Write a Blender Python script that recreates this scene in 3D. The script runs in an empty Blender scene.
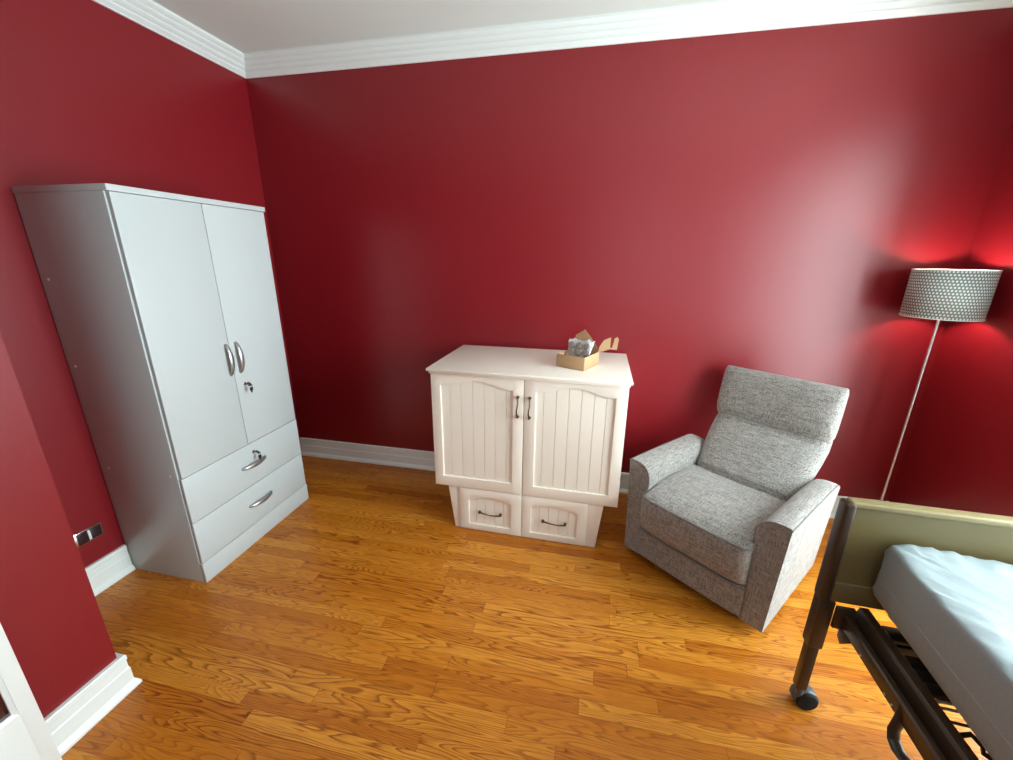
import bpy, bmesh, math, random
from mathutils import Vector, Matrix, noise
random.seed(7)
S = bpy.context.scene
COL = S.collection
PI = math.pi
R = math.radians

# ---------------------------------------------------------------- helpers
def V(*a): return Vector(a)

class MB:
    """collects shapes, then builds ONE mesh object"""
    def __init__(self): self.bm = bmesh.new()
    def _bev(self, verts, w, seg=2):
        if w <= 0: return
        ed = set()
        for v in verts:
            for e in v.link_edges: ed.add(e)
        bmesh.ops.bevel(self.bm, geom=list(ed), offset=w, segments=seg, profile=.5, affect='EDGES', clamp_overlap=True)
    def box(self, a, b, bev=0., seg=2, mat=None):
        a = Vector(a); b = Vector(b)
        M = Matrix.Translation((a + b) / 2) @ Matrix.Diagonal((*(b - a), 1))
        if mat is not None: M = mat @ M
        r = bmesh.ops.create_cube(self.bm, size=1, matrix=M)
        self._bev(r['verts'], bev, seg)
        return self
    def cyl(self, p0, p1, r, n=24, r2=None, bev=0.):
        p0 = Vector(p0); p1 = Vector(p1); d = p1 - p0
        q = d.to_track_quat('Z', 'Y').to_matrix().to_4x4()
        res = bmesh.ops.create_cone(self.bm, cap_ends=True, segments=n, radius1=r, radius2=r if r2 is None else r2,
                                    depth=d.length, matrix=Matrix.Translation((p0 + p1) / 2) @ q)
        if bev: self._bev(res['verts'], bev, 2)
        return self
    def rings(self, rings, close=True, cap=True):
        rr = [[self.bm.verts.new(p) for p in ring] for ring in rings]
        n = len(rr[0])
        for i in range(len(rr) - 1):
            for j in range(n if close else n - 1):
                k = (j + 1) % n
                self.bm.faces.new((rr[i][j], rr[i][k], rr[i + 1][k], rr[i + 1][j]))
        if cap:
            self.bm.faces.new(rr[0]); self.bm.faces.new(list(reversed(rr[-1])))
        return self
    def tube(self, pts, r, n=10, closed=False, flat=None):
        """round tube along a polyline (flat=(w,t): flattened section)"""
        pts = [Vector(p) for p in pts]; N = len(pts); rings = []
        prev = None
        for i, p in enumerate(pts):
            if closed: t = pts[(i + 1) % N] - pts[i - 1]
            else: t = pts[min(i + 1, N - 1)] - pts[max(i - 1, 0)]
            t.normalize()
            if prev is None:
                up = Vector((0, 0, 1)) if abs(t.z) < .9 else Vector((0, 1, 0))
                a = t.cross(up).normalized()
            else:
                a = prev - t * prev.dot(t)
                a.normalize()
            prev = a; b = t.cross(a)
            ra, rb = (r, r) if flat is None else flat
            if callable(r): ra = rb = r(i / (N - 1))
            rings.append([p + a * ra * math.cos(2 * PI * k / n) + b * rb * math.sin(2 * PI * k / n) for k in range(n)])
        if closed: rings.append(rings[0]); self.rings(rings, True, False); bmesh.ops.remove_doubles(self.bm, verts=self.bm.verts, dist=1e-6)
        else: self.rings(rings, True, True)
        return self
    def prism(self, poly, f, bev=0.):
        """poly: 2-D outline; f(a,b,t) -> 3-D for t in 0,1"""
        A = [self.bm.verts.new(f(a, b, 0)) for a, b in poly]; B = [self.bm.verts.new(f(a, b, 1)) for a, b in poly]
        self.bm.faces.new(A); self.bm.faces.new(list(reversed(B)))
        n = len(A)
        for i in range(n): self.bm.faces.new((A[i], B[i], B[(i + 1) % n], A[(i + 1) % n]))
        self._bev(A + B, bev, 2)
        return self
    def lathe(self, prof, n=32, c=(0, 0, 0), cap=True):
        c = Vector(c)
        return self.rings([[c + Vector((r * math.cos(2 * PI * k / n), r * math.sin(2 * PI * k / n), z)) for k in range(n)] for r, z in prof], True, cap)
    def build(self, name, m, parent=None, ang=35, loc=None, smooth=True, subdiv=0):
        bmesh.ops.recalc_face_normals(self.bm, faces=self.bm.faces)
        me = bpy.data.meshes.new(name); self.bm.to_mesh(me); self.bm.free()
        me.materials.append(m)
        if smooth:
            for p in me.polygons: p.use_smooth = True
            me.set_sharp_from_angle(angle=R(ang))
        o = bpy.data.objects.new(name, me); COL.objects.link(o)
        if parent: o.parent = parent
        if loc: o.location = loc
        if subdiv:
            s = o.modifiers.new('subdivision', 'SUBSURF'); s.levels = s.render_levels = subdiv
        return o

def thing(name, label, cat, loc=(0, 0, 0), rz=0., group=None):
    o = bpy.data.objects.new(name, None); COL.objects.link(o)
    o.empty_display_size = .1
    o.location = loc; o.rotation_euler = (0, 0, rz); o['label'] = label; o['category'] = cat
    if group: o['group'] = group
    return o
def tag(o, label, cat, group=None):
    o['label'] = label; o['category'] = cat
    if group: o['group'] = group
    return o
def struct(o): o['kind'] = 'structure'; return o

# ---------------------------------------------------------------- materials
def newmat(name):
    m = bpy.data.materials.new(name); m.use_nodes = True
    nt = m.node_tree; b = nt.nodes['Principled BSDF']
    return m, nt, b
def N(nt, t, **kw):
    n = nt.nodes.new(t)
    for k, v in kw.items():
        if k in n.inputs.keys() if hasattr(n.inputs, 'keys') else False: n.inputs[k].default_value = v
        else: setattr(n, k, v)
    return n
def L(nt, a, b): nt.links.new(a, b)
def plain(name, col, rough=.5, metal=0., spec=.5, bump=0., bscale=200., var=0., coat=0., vscale=6.):
    m, nt, b = newmat(name)
    b.inputs['Base Color'].default_value = (*col, 1); b.inputs['Roughness'].default_value = rough
    b.inputs['Metallic'].default_value = metal; b.inputs['Specular IOR Level'].default_value = spec
    if coat: b.inputs['Coat Weight'].default_value = coat; b.inputs['Coat Roughness'].default_value = .15
    tc = N(nt, 'ShaderNodeTexCoord')
    if bump:
        n = N(nt, 'ShaderNodeTexNoise'); n.inputs['Scale'].default_value = bscale; n.inputs['Detail'].default_value = 2
        L(nt, tc.outputs['Object'], n.inputs['Vector'])
        bp = N(nt, 'ShaderNodeBump'); bp.inputs['Strength'].default_value = bump; bp.inputs['Distance'].default_value = .002
        L(nt, n.outputs['Fac'], bp.inputs['Height']); L(nt, bp.outputs['Normal'], b.inputs['Normal'])
    if var:
        n = N(nt, 'ShaderNodeTexNoise'); n.inputs['Scale'].default_value = vscale; n.inputs['Detail'].default_value = 4
        L(nt, tc.outputs['Object'], n.inputs['Vector'])
        mx = N(nt, 'ShaderNodeMix', data_type='RGBA')
        mx.inputs[6].default_value = (*[c * (1 - var) for c in col], 1); mx.inputs[7].default_value = (*[min(1, c * (1 + var)) for c in col], 1)
        L(nt, n.outputs['Fac'], mx.inputs[0]); L(nt, mx.outputs[2], b.inputs['Base Color'])
    return m

M = {}
M['wall'] = plain('red wall paint', (.215, .0050, .0100), .37, spec=.58, bump=.10, bscale=260)
M['white'] = plain('white trim paint', (.83, .88, .85), .30, bump=.02, bscale=60)
M['ceiling'] = plain('ceiling paint', (.80, .86, .81), .8, bump=.05, bscale=150)
M['wardrobe'] = plain('white laminate', (.53, .575, .575), .34, bump=.015, bscale=300)
M['cabinet'] = plain('cream white lacquer', (.90, .83, .73), .38, bump=.03, bscale=80)
M['gap'] = plain('dark gap', (.05, .05, .05), .8)
M['maroon'] = plain('maroon reflection plastic', (.030, .012, .012), .35)  # outlet sockets; the maroon tint is a reflection put into the colour
M['satin'] = plain('satin grey metal', (.42, .41, .40), .33, metal=.85)
M['chrome'] = plain('chrome', (.75, .75, .75), .15, metal=1)
M['keymetal'] = plain('dark key metal', (.05, .05, .05), .4, metal=.5)
M['bronze'] = plain('antique bronze', (.13, .09, .06), .38, metal=.8)
M['caps'] = plain('plastic cap', (.85, .85, .83), .4)
M['bedbrown'] = plain('brown enamelled steel', (.040, .024, .014), .34, bump=.02, bscale=80, var=.2)
M['bedtan'] = plain('olive tan bed panel', (.145, .115, .046), .38, bump=.03, bscale=120, var=.06)
M['bedrim'] = plain('tan bed rim', (.27, .22, .105), .34)
M['black'] = plain('black rubber', (.010, .010, .011), .7, spec=.2)
M['blackmetal'] = plain('black metal', (.018, .017, .016), .4, metal=.3)
M['casterhub'] = plain('grey caster cover', (.07, .085, .09), .36)
M['steel'] = plain('bare steel', (.55, .54, .52), .3, metal=.9)
M['pole'] = plain('brushed nickel', (.62, .58, .56), .3, metal=.75)
M['bulb'] = plain('bulb', (1, .9, .75), .4)
M['disc'] = plain('grey brown felt discs', (.30, .25, .22), .7)
M['under'] = plain('dark underside', (.02, .02, .02), .8)

def wood_floor():
    m, nt, b = newmat('oak strip floor')
    g = N(nt, 'ShaderNodeNewGeometry')
    sx = N(nt, 'ShaderNodeSeparateXYZ'); L(nt, g.outputs['Position'], sx.inputs[0])
    def math_(op, a, c=None, d=None):
        n = N(nt, 'ShaderNodeMath', operation=op)
        for i, s in enumerate((a, c, d)):
            if s is None: continue
            if isinstance(s, (int, float)): n.inputs[i].default_value = s
            else: L(nt, s, n.inputs[i])
        return n.outputs[0]
    x, y = sx.outputs[0], sx.outputs[1]
    rowf = math_('DIVIDE', math_('ADD', y, 20.0 + .0), .0572)
    row = math_('FLOOR', rowf); fy = math_('SUBTRACT', rowf, row)
    wn = N(nt, 'ShaderNodeTexWhiteNoise', noise_dimensions='1D'); L(nt, row, wn.inputs['W'])
    blen = math_('ADD', .65, math_('MULTIPLY', wn.outputs['Value'], .5))
    wn1 = N(nt, 'ShaderNodeTexWhiteNoise', noise_dimensions='1D'); L(nt, math_('ADD', row, 77.3), wn1.inputs['W'])
    bxf = math_('DIVIDE', math_('ADD', x, math_('ADD', 10, math_('MULTIPLY', wn1.outputs['Value'], 9.0))), blen)
    bi = math_('FLOOR', bxf); fx = math_('SUBTRACT', bxf, bi)
    cb = N(nt, 'ShaderNodeCombineXYZ'); L(nt, row, cb.inputs[0]); L(nt, bi, cb.inputs[1])
    wn2 = N(nt, 'ShaderNodeTexWhiteNoise', noise_dimensions='3D'); L(nt, cb.outputs[0], wn2.inputs['Vector'])
    rnd = wn2.outputs['Value']; rc = N(nt, 'ShaderNodeSeparateColor'); L(nt, wn2.outputs['Color'], rc.inputs[0])
    # cathedral grain: contour lines of a stretched noise, a different piece of it on each board
    gv = N(nt, 'ShaderNodeCombineXYZ')
    L(nt, math_('MULTIPLY', x, 1.5), gv.inputs[0])
    L(nt, math_('MULTIPLY', y, 15), gv.inputs[1])
    L(nt, math_('MULTIPLY', rnd, 53), gv.inputs[2])
    n1 = N(nt, 'ShaderNodeTexNoise'); n1.inputs['Scale'].default_value = 1.0; n1.inputs['Detail'].default_value = 1.6; n1.inputs['Roughness'].default_value = .45
    L(nt, gv.outputs[0], n1.inputs['Vector'])
    rings = math_('FRACT', math_('MULTIPLY', n1.outputs['Fac'], math_('ADD', 14, math_('MULTIPLY', rc.outputs[0], 16))))
    saw = N(nt, 'ShaderNodeValToRGB')
    cr = saw.color_ramp; cr.elements[0].position = 0; cr.elements[0].color = (0, 0, 0, 1)
    cr.elements[1].position = 1; cr.elements[1].color = (.05, .05, .05, 1)
    e = cr.elements.new(.55); e.color = (.25, .25, .25, 1)
    e = cr.elements.new(.86); e.color = (1, 1, 1, 1)
    L(nt, rings, saw.inputs[0])
    # fine pores
    pv = N(nt, 'ShaderNodeCombineXYZ')
    L(nt, math_('MULTIPLY', x, 14), pv.inputs[0]); L(nt, math_('MULTIPLY', y, 320), pv.inputs[1]); L(nt, rnd, pv.inputs[2])
    n2 = N(nt, 'ShaderNodeTexNoise'); n2.inputs['Scale'].default_value = 1; n2.inputs['Detail'].default_value = 3
    L(nt, pv.outputs[0], n2.inputs['Vector'])
    base = N(nt, 'ShaderNodeValToRGB'); cr = base.color_ramp
    cr.elements[0].position = 0; cr.elements[0].color = (.51, .158, .011, 1)
    cr.elements[1].position = 1; cr.elements[1].color = (.72, .295, .034, 1)
    e = cr.elements.new(.5); e.color = (.60, .208, .016, 1)
    L(nt, rc.outputs[1], base.inputs[0])
    dark = N(nt, 'ShaderNodeMix', data_type='RGBA', blend_type='MULTIPLY')
    L(nt, math_('MULTIPLY', saw.outputs[0], math_('ADD', .45, math_('MULTIPLY', rc.outputs[2], .5))), dark.inputs[0])
    L(nt, base.outputs[0], dark.inputs[6]); dark.inputs[7].default_value = (.40, .25, .14, 1)
    d2 = N(nt, 'ShaderNodeMix', data_type='RGBA', blend_type='MULTIPLY')
    mp = N(nt, 'ShaderNodeMapRange'); mp.inputs[1].default_value = .42; mp.inputs[2].default_value = .70; mp.inputs[3].default_value = 0; mp.inputs[4].default_value = .55
    L(nt, n2.outputs['Fac'], mp.inputs[0]); L(nt, mp.outputs[0], d2.inputs[0])
    L(nt, dark.outputs[2], d2.inputs[6]); d2.inputs[7].default_value = (.62, .52, .42, 1)
    # seams between strips
    ey = math_('MINIMUM', fy, math_('SUBTRACT', 1, fy)); ex = math_('MULTIPLY', math_('MINIMUM', fx, math_('SUBTRACT', 1, fx)), 14)
    seam = math_('LESS_THAN', math_('MINIMUM', ey, ex), .014)
    d3 = N(nt, 'ShaderNodeMix', data_type='RGBA', blend_type='MULTIPLY')
    L(nt, math_('MULTIPLY', seam, .55), d3.inputs[0]); L(nt, d2.outputs[2], d3.inputs[6]); d3.inputs[7].default_value = (.25, .16, .1, 1)
    L(nt, d3.outputs[2], b.inputs['Base Color'])
    b.inputs['Roughness'].default_value = .33
    b.inputs['Specular IOR Level'].default_value = .32
    bp = N(nt, 'ShaderNodeBump'); bp.inputs['Strength'].default_value = .06; bp.inputs['Distance'].default_value = .002
    L(nt, math_('SUBTRACT', math_('MULTIPLY', n2.outputs['Fac'], .4), seam), bp.inputs['Height']); L(nt, bp.outputs['Normal'], b.inputs['Normal'])
    return m
M['floor'] = wood_floor()

def fabric(name, light, dark, brown):
    """heathered woven upholstery: two stretched noises crossing"""
    m, nt, b = newmat(name)
    tc = N(nt, 'ShaderNodeTexCoord')
    outs = []
    for sc in ((20, 260, 260), (260, 260, 20), (260, 20, 260)):
        mp = N(nt, 'ShaderNodeMapping'); mp.inputs['Scale'].default_value = sc
        L(nt, tc.outputs['Object'], mp.inputs['Vector'])
        n = N(nt, 'ShaderNodeTexNoise'); n.inputs['Scale'].default_value = 1; n.inputs['Detail'].default_value = 2.5
        L(nt, mp.outputs[0], n.inputs['Vector']); outs.append(n.outputs['Fac'])
    ad = N(nt, 'ShaderNodeMath', operation='ADD'); L(nt, outs[0], ad.inputs[0]); L(nt, outs[1], ad.inputs[1])
    a2 = N(nt, 'ShaderNodeMath', operation='ADD'); L(nt, ad.outputs[0], a2.inputs[0]); L(nt, outs[2], a2.inputs[1]); ad = a2
    hf = N(nt, 'ShaderNodeMath', operation='MULTIPLY'); hf.inputs[1].default_value = 1 / 3; L(nt, ad.outputs[0], hf.inputs[0])
    cr = N(nt, 'ShaderNodeValToRGB'); c = cr.color_ramp
    c.elements[0].position = .40; c.elements[0].color = (*dark, 1)
    c.elements[1].position = .60; c.elements[1].color = (*light, 1)
    e = c.elements.new(.485); e.color = (*brown, 1)
    L(nt, hf.outputs[0], cr.inputs[0]); L(nt, cr.outputs[0], b.inputs['Base Color'])
    b.inputs['Roughness'].default_value = .9; b.inputs['Specular IOR Level'].default_value = .15
    b.inputs['Sheen Weight'].default_value = .25; b.inputs['Sheen Roughness'].default_value = .5
    bp = N(nt, 'ShaderNodeBump'); bp.inputs['Strength'].default_value = .25; bp.inputs['Distance'].default_value = .0015
    L(nt, hf.outputs[0], bp.inputs['Height']); L(nt, bp.outputs['Normal'], b.inputs['Normal'])
    return m
M['fabric'] = fabric('grey heather upholstery', (.39, .38, .36), (.12, .105, .095), (.25, .23, .21))
M['piping'] = plain('dark grey piping', (.20, .185, .17), .85)
M['sheet'] = plain('white mattress cover', (.27, .325, .34), .62, bump=.25, bscale=90)
def cardboard():
    m, nt, b = newmat('brown cardboard')
    tc = N(nt, 'ShaderNodeTexCoord'); mp = N(nt, 'ShaderNodeMapping'); mp.inputs['Scale'].default_value = (20, 20, 300)
    L(nt, tc.outputs['Object'], mp.inputs[0]); n = N(nt, 'ShaderNodeTexNoise'); n.inputs['Scale'].default_value = 1; L(nt, mp.outputs[0], n.inputs['Vector'])
    mx = N(nt, 'ShaderNodeMix', data_type='RGBA'); mx.inputs[6].default_value = (.47, .285, .14, 1); mx.inputs[7].default_value = (.57, .36, .195, 1)
    L(nt, n.outputs['Fac'], mx.inputs[0]); L(nt, mx.outputs[2], b.inputs['Base Color']); b.inputs['Roughness'].default_value = .75
    return m
M['cardboard'] = cardboard()
def clear_plastic():
    m, nt, b = newmat('crinkled clear plastic')
    b.inputs['Base Color'].default_value = (.85, .86, .88, 1); b.inputs['Roughness'].default_value = .25
    b.inputs['Alpha'].default_value = .62
    tc = N(nt, 'ShaderNodeTexCoord'); n = N(nt, 'ShaderNodeTexVoronoi'); n.inputs['Scale'].default_value = 75; L(nt, tc.outputs['Object'], n.inputs['Vector'])
    bp = N(nt, 'ShaderNodeBump'); bp.inputs['Strength'].default_value = .8; bp.inputs['Distance'].default_value = .004
    L(nt, n.outputs['Distance'], bp.inputs['Height']); L(nt, bp.outputs['Normal'], b.inputs['Normal'])
    return m
M['plastic'] = clear_plastic()
def glass():
    m, nt, b = newmat('thin window glass'); nt.nodes.remove(b)
    o = nt.nodes['Material Output']; t = N(nt, 'ShaderNodeBsdfTransparent'); t.inputs[0].default_value = (.95, .97, .97, 1)
    g = N(nt, 'ShaderNodeBsdfGlossy'); g.inputs['Roughness'].default_value = .02
    mx = N(nt, 'ShaderNodeMixShader'); mx.inputs[0].default_value = .07
    L(nt, t.outputs[0], mx.inputs[1]); L(nt, g.outputs[0], mx.inputs[2]); L(nt, mx.outputs[0], o.inputs[0])
    return m
M['glass'] = glass()
def perforated():
    """grey metal sheet with a staggered grid of round holes, coloured white to look lit; little lamp light passes (UV: columns, rows)"""
    m, nt, b = newmat('perforated lamp shade metal')
    o = nt.nodes['Material Output']
    b.inputs['Base Color'].default_value = (.17, .20, .19, 1); b.inputs['Metallic'].default_value = .35; b.inputs['Roughness'].default_value = .60
    uv = N(nt, 'ShaderNodeUVMap')
    s = N(nt, 'ShaderNodeSeparateXYZ'); L(nt, uv.outputs[0], s.inputs[0])
    def math_(op, a, c=None):
        n = N(nt, 'ShaderNodeMath', operation=op)
        for i, q in enumerate((a, c)):
            if q is None: continue
            if isinstance(q, (int, float)): n.inputs[i].default_value = q
            else: L(nt, q, n.inputs[i])
        return n.outputs[0]
    row = math_('FLOOR', s.outputs[1]); fy = math_('SUBTRACT', math_('SUBTRACT', s.outputs[1], row), .5)
    off = math_('MULTIPLY', math_('MODULO', row, 2), .5)
    fx = math_('SUBTRACT', math_('FRACT', math_('ADD', s.outputs[0], off)), .5)
    d = math_('SQRT', math_('ADD', math_('MULTIPLY', fx, fx), math_('MULTIPLY', math_('MULTIPLY', fy, fy), .8)))
    hole = math_('LESS_THAN', d, .31)
    tr = N(nt, 'ShaderNodeBsdfTranslucent'); tr.inputs[0].default_value = (.09, .088, .08, 1)
    df = N(nt, 'ShaderNodeBsdfDiffuse'); df.inputs[0].default_value = (.9, .89, .84, 1)  # white colour in the holes stands in for light showing through
    m0 = N(nt, 'ShaderNodeMixShader'); m0.inputs[0].default_value = .75; L(nt, tr.outputs[0], m0.inputs[1]); L(nt, df.outputs[0], m0.inputs[2])
    mx = N(nt, 'ShaderNodeMixShader'); L(nt, hole, mx.inputs[0]); L(nt, b.outputs[0], mx.inputs[1]); L(nt, m0.outputs[0], mx.inputs[2])
    L(nt, mx.outputs[0], o.inputs[0])
    return m
M['perf'] = perforated()

# ---------------------------------------------------------------- room shell
XR, YB, ZC = 4.085, -4.3, 2.712       # right wall, rear wall, ceiling
XP, YP = .635, -1.79                  # projecting piece of the left wall
W1 = dict(y0=-2.25, y1=-.80, z0=.16, z1=2.30)
TH = .50                              # right wall thickness, an invented depth that cuts window light on the mattress      # window in the right wall
W2 = dict(x0=2.35, x1=3.55, z0=.75, z1=2.35)       # window in the rear wall

mb = MB(); mb.box((-.2, YB - .2, -.12), (XR + TH, .2, 0)); struct(mb.build('floor', M['floor'], smooth=False))
mb = MB(); mb.box((-.2, YB - .2, ZC), (XR + TH, .2, ZC + .1)); struct(mb.build('ceiling', M['ceiling'], smooth=False))
mb = MB(); mb.box((-.2, 0, 0), (XR + .2, .15, ZC)); struct(mb.build('wall_back', M['wall'], smooth=False))
mb = MB(); mb.prism([(0, 0), (0, YP), (XP, YP), (XP, YB), (-.2, YB), (-.2, 0)], lambda a, b, t: V(a, b, t * ZC)); struct(mb.build('wall_left', M['wall'], smooth=False))
def holed_wall(name, a0, a1, h0, h1, z0, z1, f):
    mb = MB()
    # one connected wall with a rectangular opening
    A = [a0, h0, h1, a1]; Z = [0, z0, z1, ZC]
    for t0, t1 in ((0, 1),):
        vs = {}
        for i in range(4):
            for j in range(4):
                for t in (0, 1): vs[i, j, t] = mb.bm.verts.new(f(A[i], Z[j], t))
        for i in range(3):
            for j in range(3):
                if (i, j) == (1, 1): continue
                for t in (0, 1): mb.bm.faces.new([vs[i, j, t], vs[i + 1, j, t], vs[i + 1, j + 1, t], vs[i, j + 1, t]])
        def side(p, q): mb.bm.faces.new([vs[(*p, 0)], vs[(*q, 0)], vs[(*q, 1)], vs[(*p, 1)]])
        for i in range(3): side((i, 0), (i + 1, 0)); side((i, 3), (i + 1, 3)); side((0, i), (0, i + 1)); side((3, i), (3, i + 1))
        side((1, 1), (2, 1)); side((1, 2), (2, 2)); side((1, 1), (1, 2)); side((2, 1), (2, 2))
    return struct(mb.build(name, M['wall'], smooth=False))
holed_wall('wall_right', YB, 0, W1['y0'], W1['y1'], W1['z0'], W1['z1'], lambda a, z, t: V(XR + TH * t, a, z))
holed_wall('wall_rear', 0, XR, W2['x0'], W2['x1'], W2['z0'], W2['z1'], lambda a, z, t: V(a, YB - .16 * t, z))

def window(name, h0, h1, z0, z1, f, dep=.0):
    """f(along, depth_out, z)"""
    root = bpy.data.objects.new(name, None); COL.objects.link(root); root['kind'] = 'structure'
    def bx(mb, a0, a1, d0, d1, zz0, zz1, bev=.003):
        p = f(a0, d0, zz0); q = f(a1, d1, zz1)
        mb.box([min(p[i], q[i]) for i in range(3)], [max(p[i], q[i]) for i in range(3)], bev)
    c = MB(); w = .08
    bx(c, h0 - w, h0, -.022, 0, z0 - .02, z1 + w); bx(c, h1, h1 + w, -.022, 0, z0 - .02, z1 + w); bx(c, h0 - .001, h1 + .001, -.022, 0, z1, z1 + w)
    c.build('window_casing', M['white'], root)
    c = MB(); bx(c, h0 - .12, h1 + .12, -.055, 0, z0 - .045, z0 - .018); c.build('window_sill', M['white'], root)
    if dep:
        c = MB(); bx(c, h0 + .0005, h0 + .012, .0, dep + .055, z0 + .0005, z1 - .0005); bx(c, h1 - .012, h1 - .0005, .0, dep + .055, z0 + .0005, z1 - .0005)
        bx(c, h0 + .012, h1 - .012, .0, dep + .055, z1 - .012, z1 - .0005); bx(c, h0 + .012, h1 - .012, .0, dep + .055, z0 + .0005, z0 + .012); c.build('window_jamb', M['white'], root)
    zm = (z0 + z1) / 2
    for lo, hi, d in ((z0, zm + .02, dep + .06), (zm - .02, z1, dep + .1)):
        c = MB(); s = .05
        bx(c, h0, h0 + s, d, d + .035, lo, hi); bx(c, h1 - s, h1, d, d + .035, lo, hi)
        bx(c, h0, h1, d, d + .035, lo, lo + s); bx(c, h0, h1, d, d + .035, hi - s, hi)
        sash = c.build('sash', M['white'], root)
        c = MB(); bx(c, h0 + s - .005, h1 - s + .005, d + .014, d + .018, lo + s - .005, hi - s + .005, 0); c.build('pane', M['glass'], sash)
    return root
window('window_1', W1['y0'], W1['y1'], W1['z0'], W1['z1'], lambda a, d, z: V(XR + d, a, z), TH - .16)
window('window_2', W2['x0'], W2['x1'], W2['z0'], W2['z1'], lambda a, d, z: V(a, YB - d, z))

# baseboards: profile (out from the wall, up)
BBP = [(0, 0), (.030, 0), (.030, .010), (.024, .022), (.017, .030), (.017, .086), (.0145, .090), (.0145, .122), (.017, .126), (.017, .142), (.014, .1465), (0, .1465)]
def sweep(prof, path, name, m, closed=False):
    """sweep a profile along a floor-plan path (list of (x,y), room on the left side); mitred corners"""
    mb = MB(); n = len(path); rings = []
    P = [Vector((p[0], p[1])) for p in path]
    for i in range(n):
        d0 = (P[i] - P[i - 1]).normalized() if i > 0 else (P[1] - P[0]).normalized()
        d1 = (P[i + 1] - P[i]).normalized() if i < n - 1 else d0
        n0 = Vector((-d0.y, d0.x)); n1 = Vector((-d1.y, d1.x))
        mit = (n0 + n1); mit = mit / mit.dot(n0)
        rings.append([V(P[i].x + mit.x * a, P[i].y + mit.y * a, z) for a, z in prof])
    mb.rings(rings, True, True)
    return struct(mb.build(name, m, ang=25))
e = .0004
# path direction chosen so that the room lies to its left
sweep(BBP, [(e, -1.3095), (e, YP + .001)], 'baseboard_left', M['white'])
sweep(BBP, [(.032, YP + e), (XP + e, YP + e), (XP + e, YB)], 'baseboard_left_front', M['white'])
sweep(BBP, [(XR - .03, -e), (.0, -e)], 'baseboard_back', M['white'])
sweep(BBP, [(XR - e, YB), (XR - e, 0)], 'baseboard_right', M['white'])
# crown moulding
H0 = 2.6166; dz = ZC - H0
CRP = [(0, 0), (.010, 0), (.012, .004)]
for k in range(4):
    a0, z0 = .012 + .019 * k, .004 + .0215 * k
    CRP += [(a0 + .004, z0 + .004), (a0 + .013, z0 + .010), (a0 + .019, z0 + .016), (a0 + .0195, z0 + .0185), (a0 + .010, z0 + .0200)]
CRP += [(.088, dz - .0003), (0, dz - .0003)]
CRP = [(a, H0 + z) for a, z in CRP]
sweep(CRP, [(XR, -e), (0, -e)], 'trim_1', M['white'])
sweep(CRP, [(e, 0), (e, YP), ], 'trim_2', M['white'])
sweep(CRP, [(0, YP + e), (XP + e, YP + e), (XP + e, YB)], 'trim_3', M['white'])
sweep(CRP, [(XR - e, YB), (XR - e, 0)], 'trim_4', M['white'])

# white french door standing open against the projecting wall
def french_door():
    root = bpy.data.objects.new('door_1', None); COL.objects.link(root); root['kind'] = 'structure'
    root.location = (.667, -2.022, .015)
    T, W, H = .036, .76, 2.03; st, br, tr = .038, .262, .11
    fr = MB()
    fr.box((0, -st, 0), (T, 0, H), .002); fr.box((0, -W, 0), (T, -W + st, H), .002)
    fr.box((.0005, -W + st - .001, 0), (T - .0005, -st + .001, br), 0); fr.box((.0005, -W + st - .001, H - tr), (T - .0005, -st + .001, H), 0)
    fr.build('door_frame', M['white'], root)
    cols, rows = 2, 5; a0, a1 = -W + st, -st; z0, z1 = br, H - tr
    mu = MB(); mw = .022
    for i in range(1, cols): a = a0 + (a1 - a0) * i / cols; mu.box((.004, a - mw / 2, z0), (T - .004, a + mw / 2, z1), .003)
    for j in range(1, rows): z = z0 + (z1 - z0) * j / rows; mu.box((.005, a0, z - mw / 2), (T - .005, a1, z + mw / 2), .003)
    mu.build('muntin', M['white'], root)
    for i in range(cols):
        for j in range(rows):
            y0 = a0 + (a1 - a0) * i / cols + (mw / 2 if i else 0); y1 = a0 + (a1 - a0) * (i + 1) / cols - (mw / 2 if i < cols - 1 else 0)
            q0 = z0 + (z1 - z0) * j / rows + (mw / 2 if j else 0); q1 = z0 + (z1 - z0) * (j + 1) / rows - (mw / 2 if j < rows - 1 else 0)
            b = MB(); s = .010
            for X in (T - .007,):
                o = [(y0, q0), (y1, q0), (y1, q1), (y0, q1)]; n = [(y0 + s, q0 + s), (y1 - s, q0 + s), (y1 - s, q1 - s), (y0 + s, q1 - s)]
                ro = [[V(T - .001, *p) for p in o], [V(X, *p) for p in n], [V(X - .006, *p) for p in n], [V(X - .006, *p) for p in o]]
                b.rings([[r[k] for r in ro] for k in range(4)] + [[r[0] for r in ro]], True, False)
            b.build('glazing_bead', M['white'], root)
            b = MB(); b.box((T / 2 - .002, y0 + .004, q0 + .004), (T / 2 + .002, y1 - .004, q1 - .004)); b.build('pane', M['glass'], root)
    return root
french_door()

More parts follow.
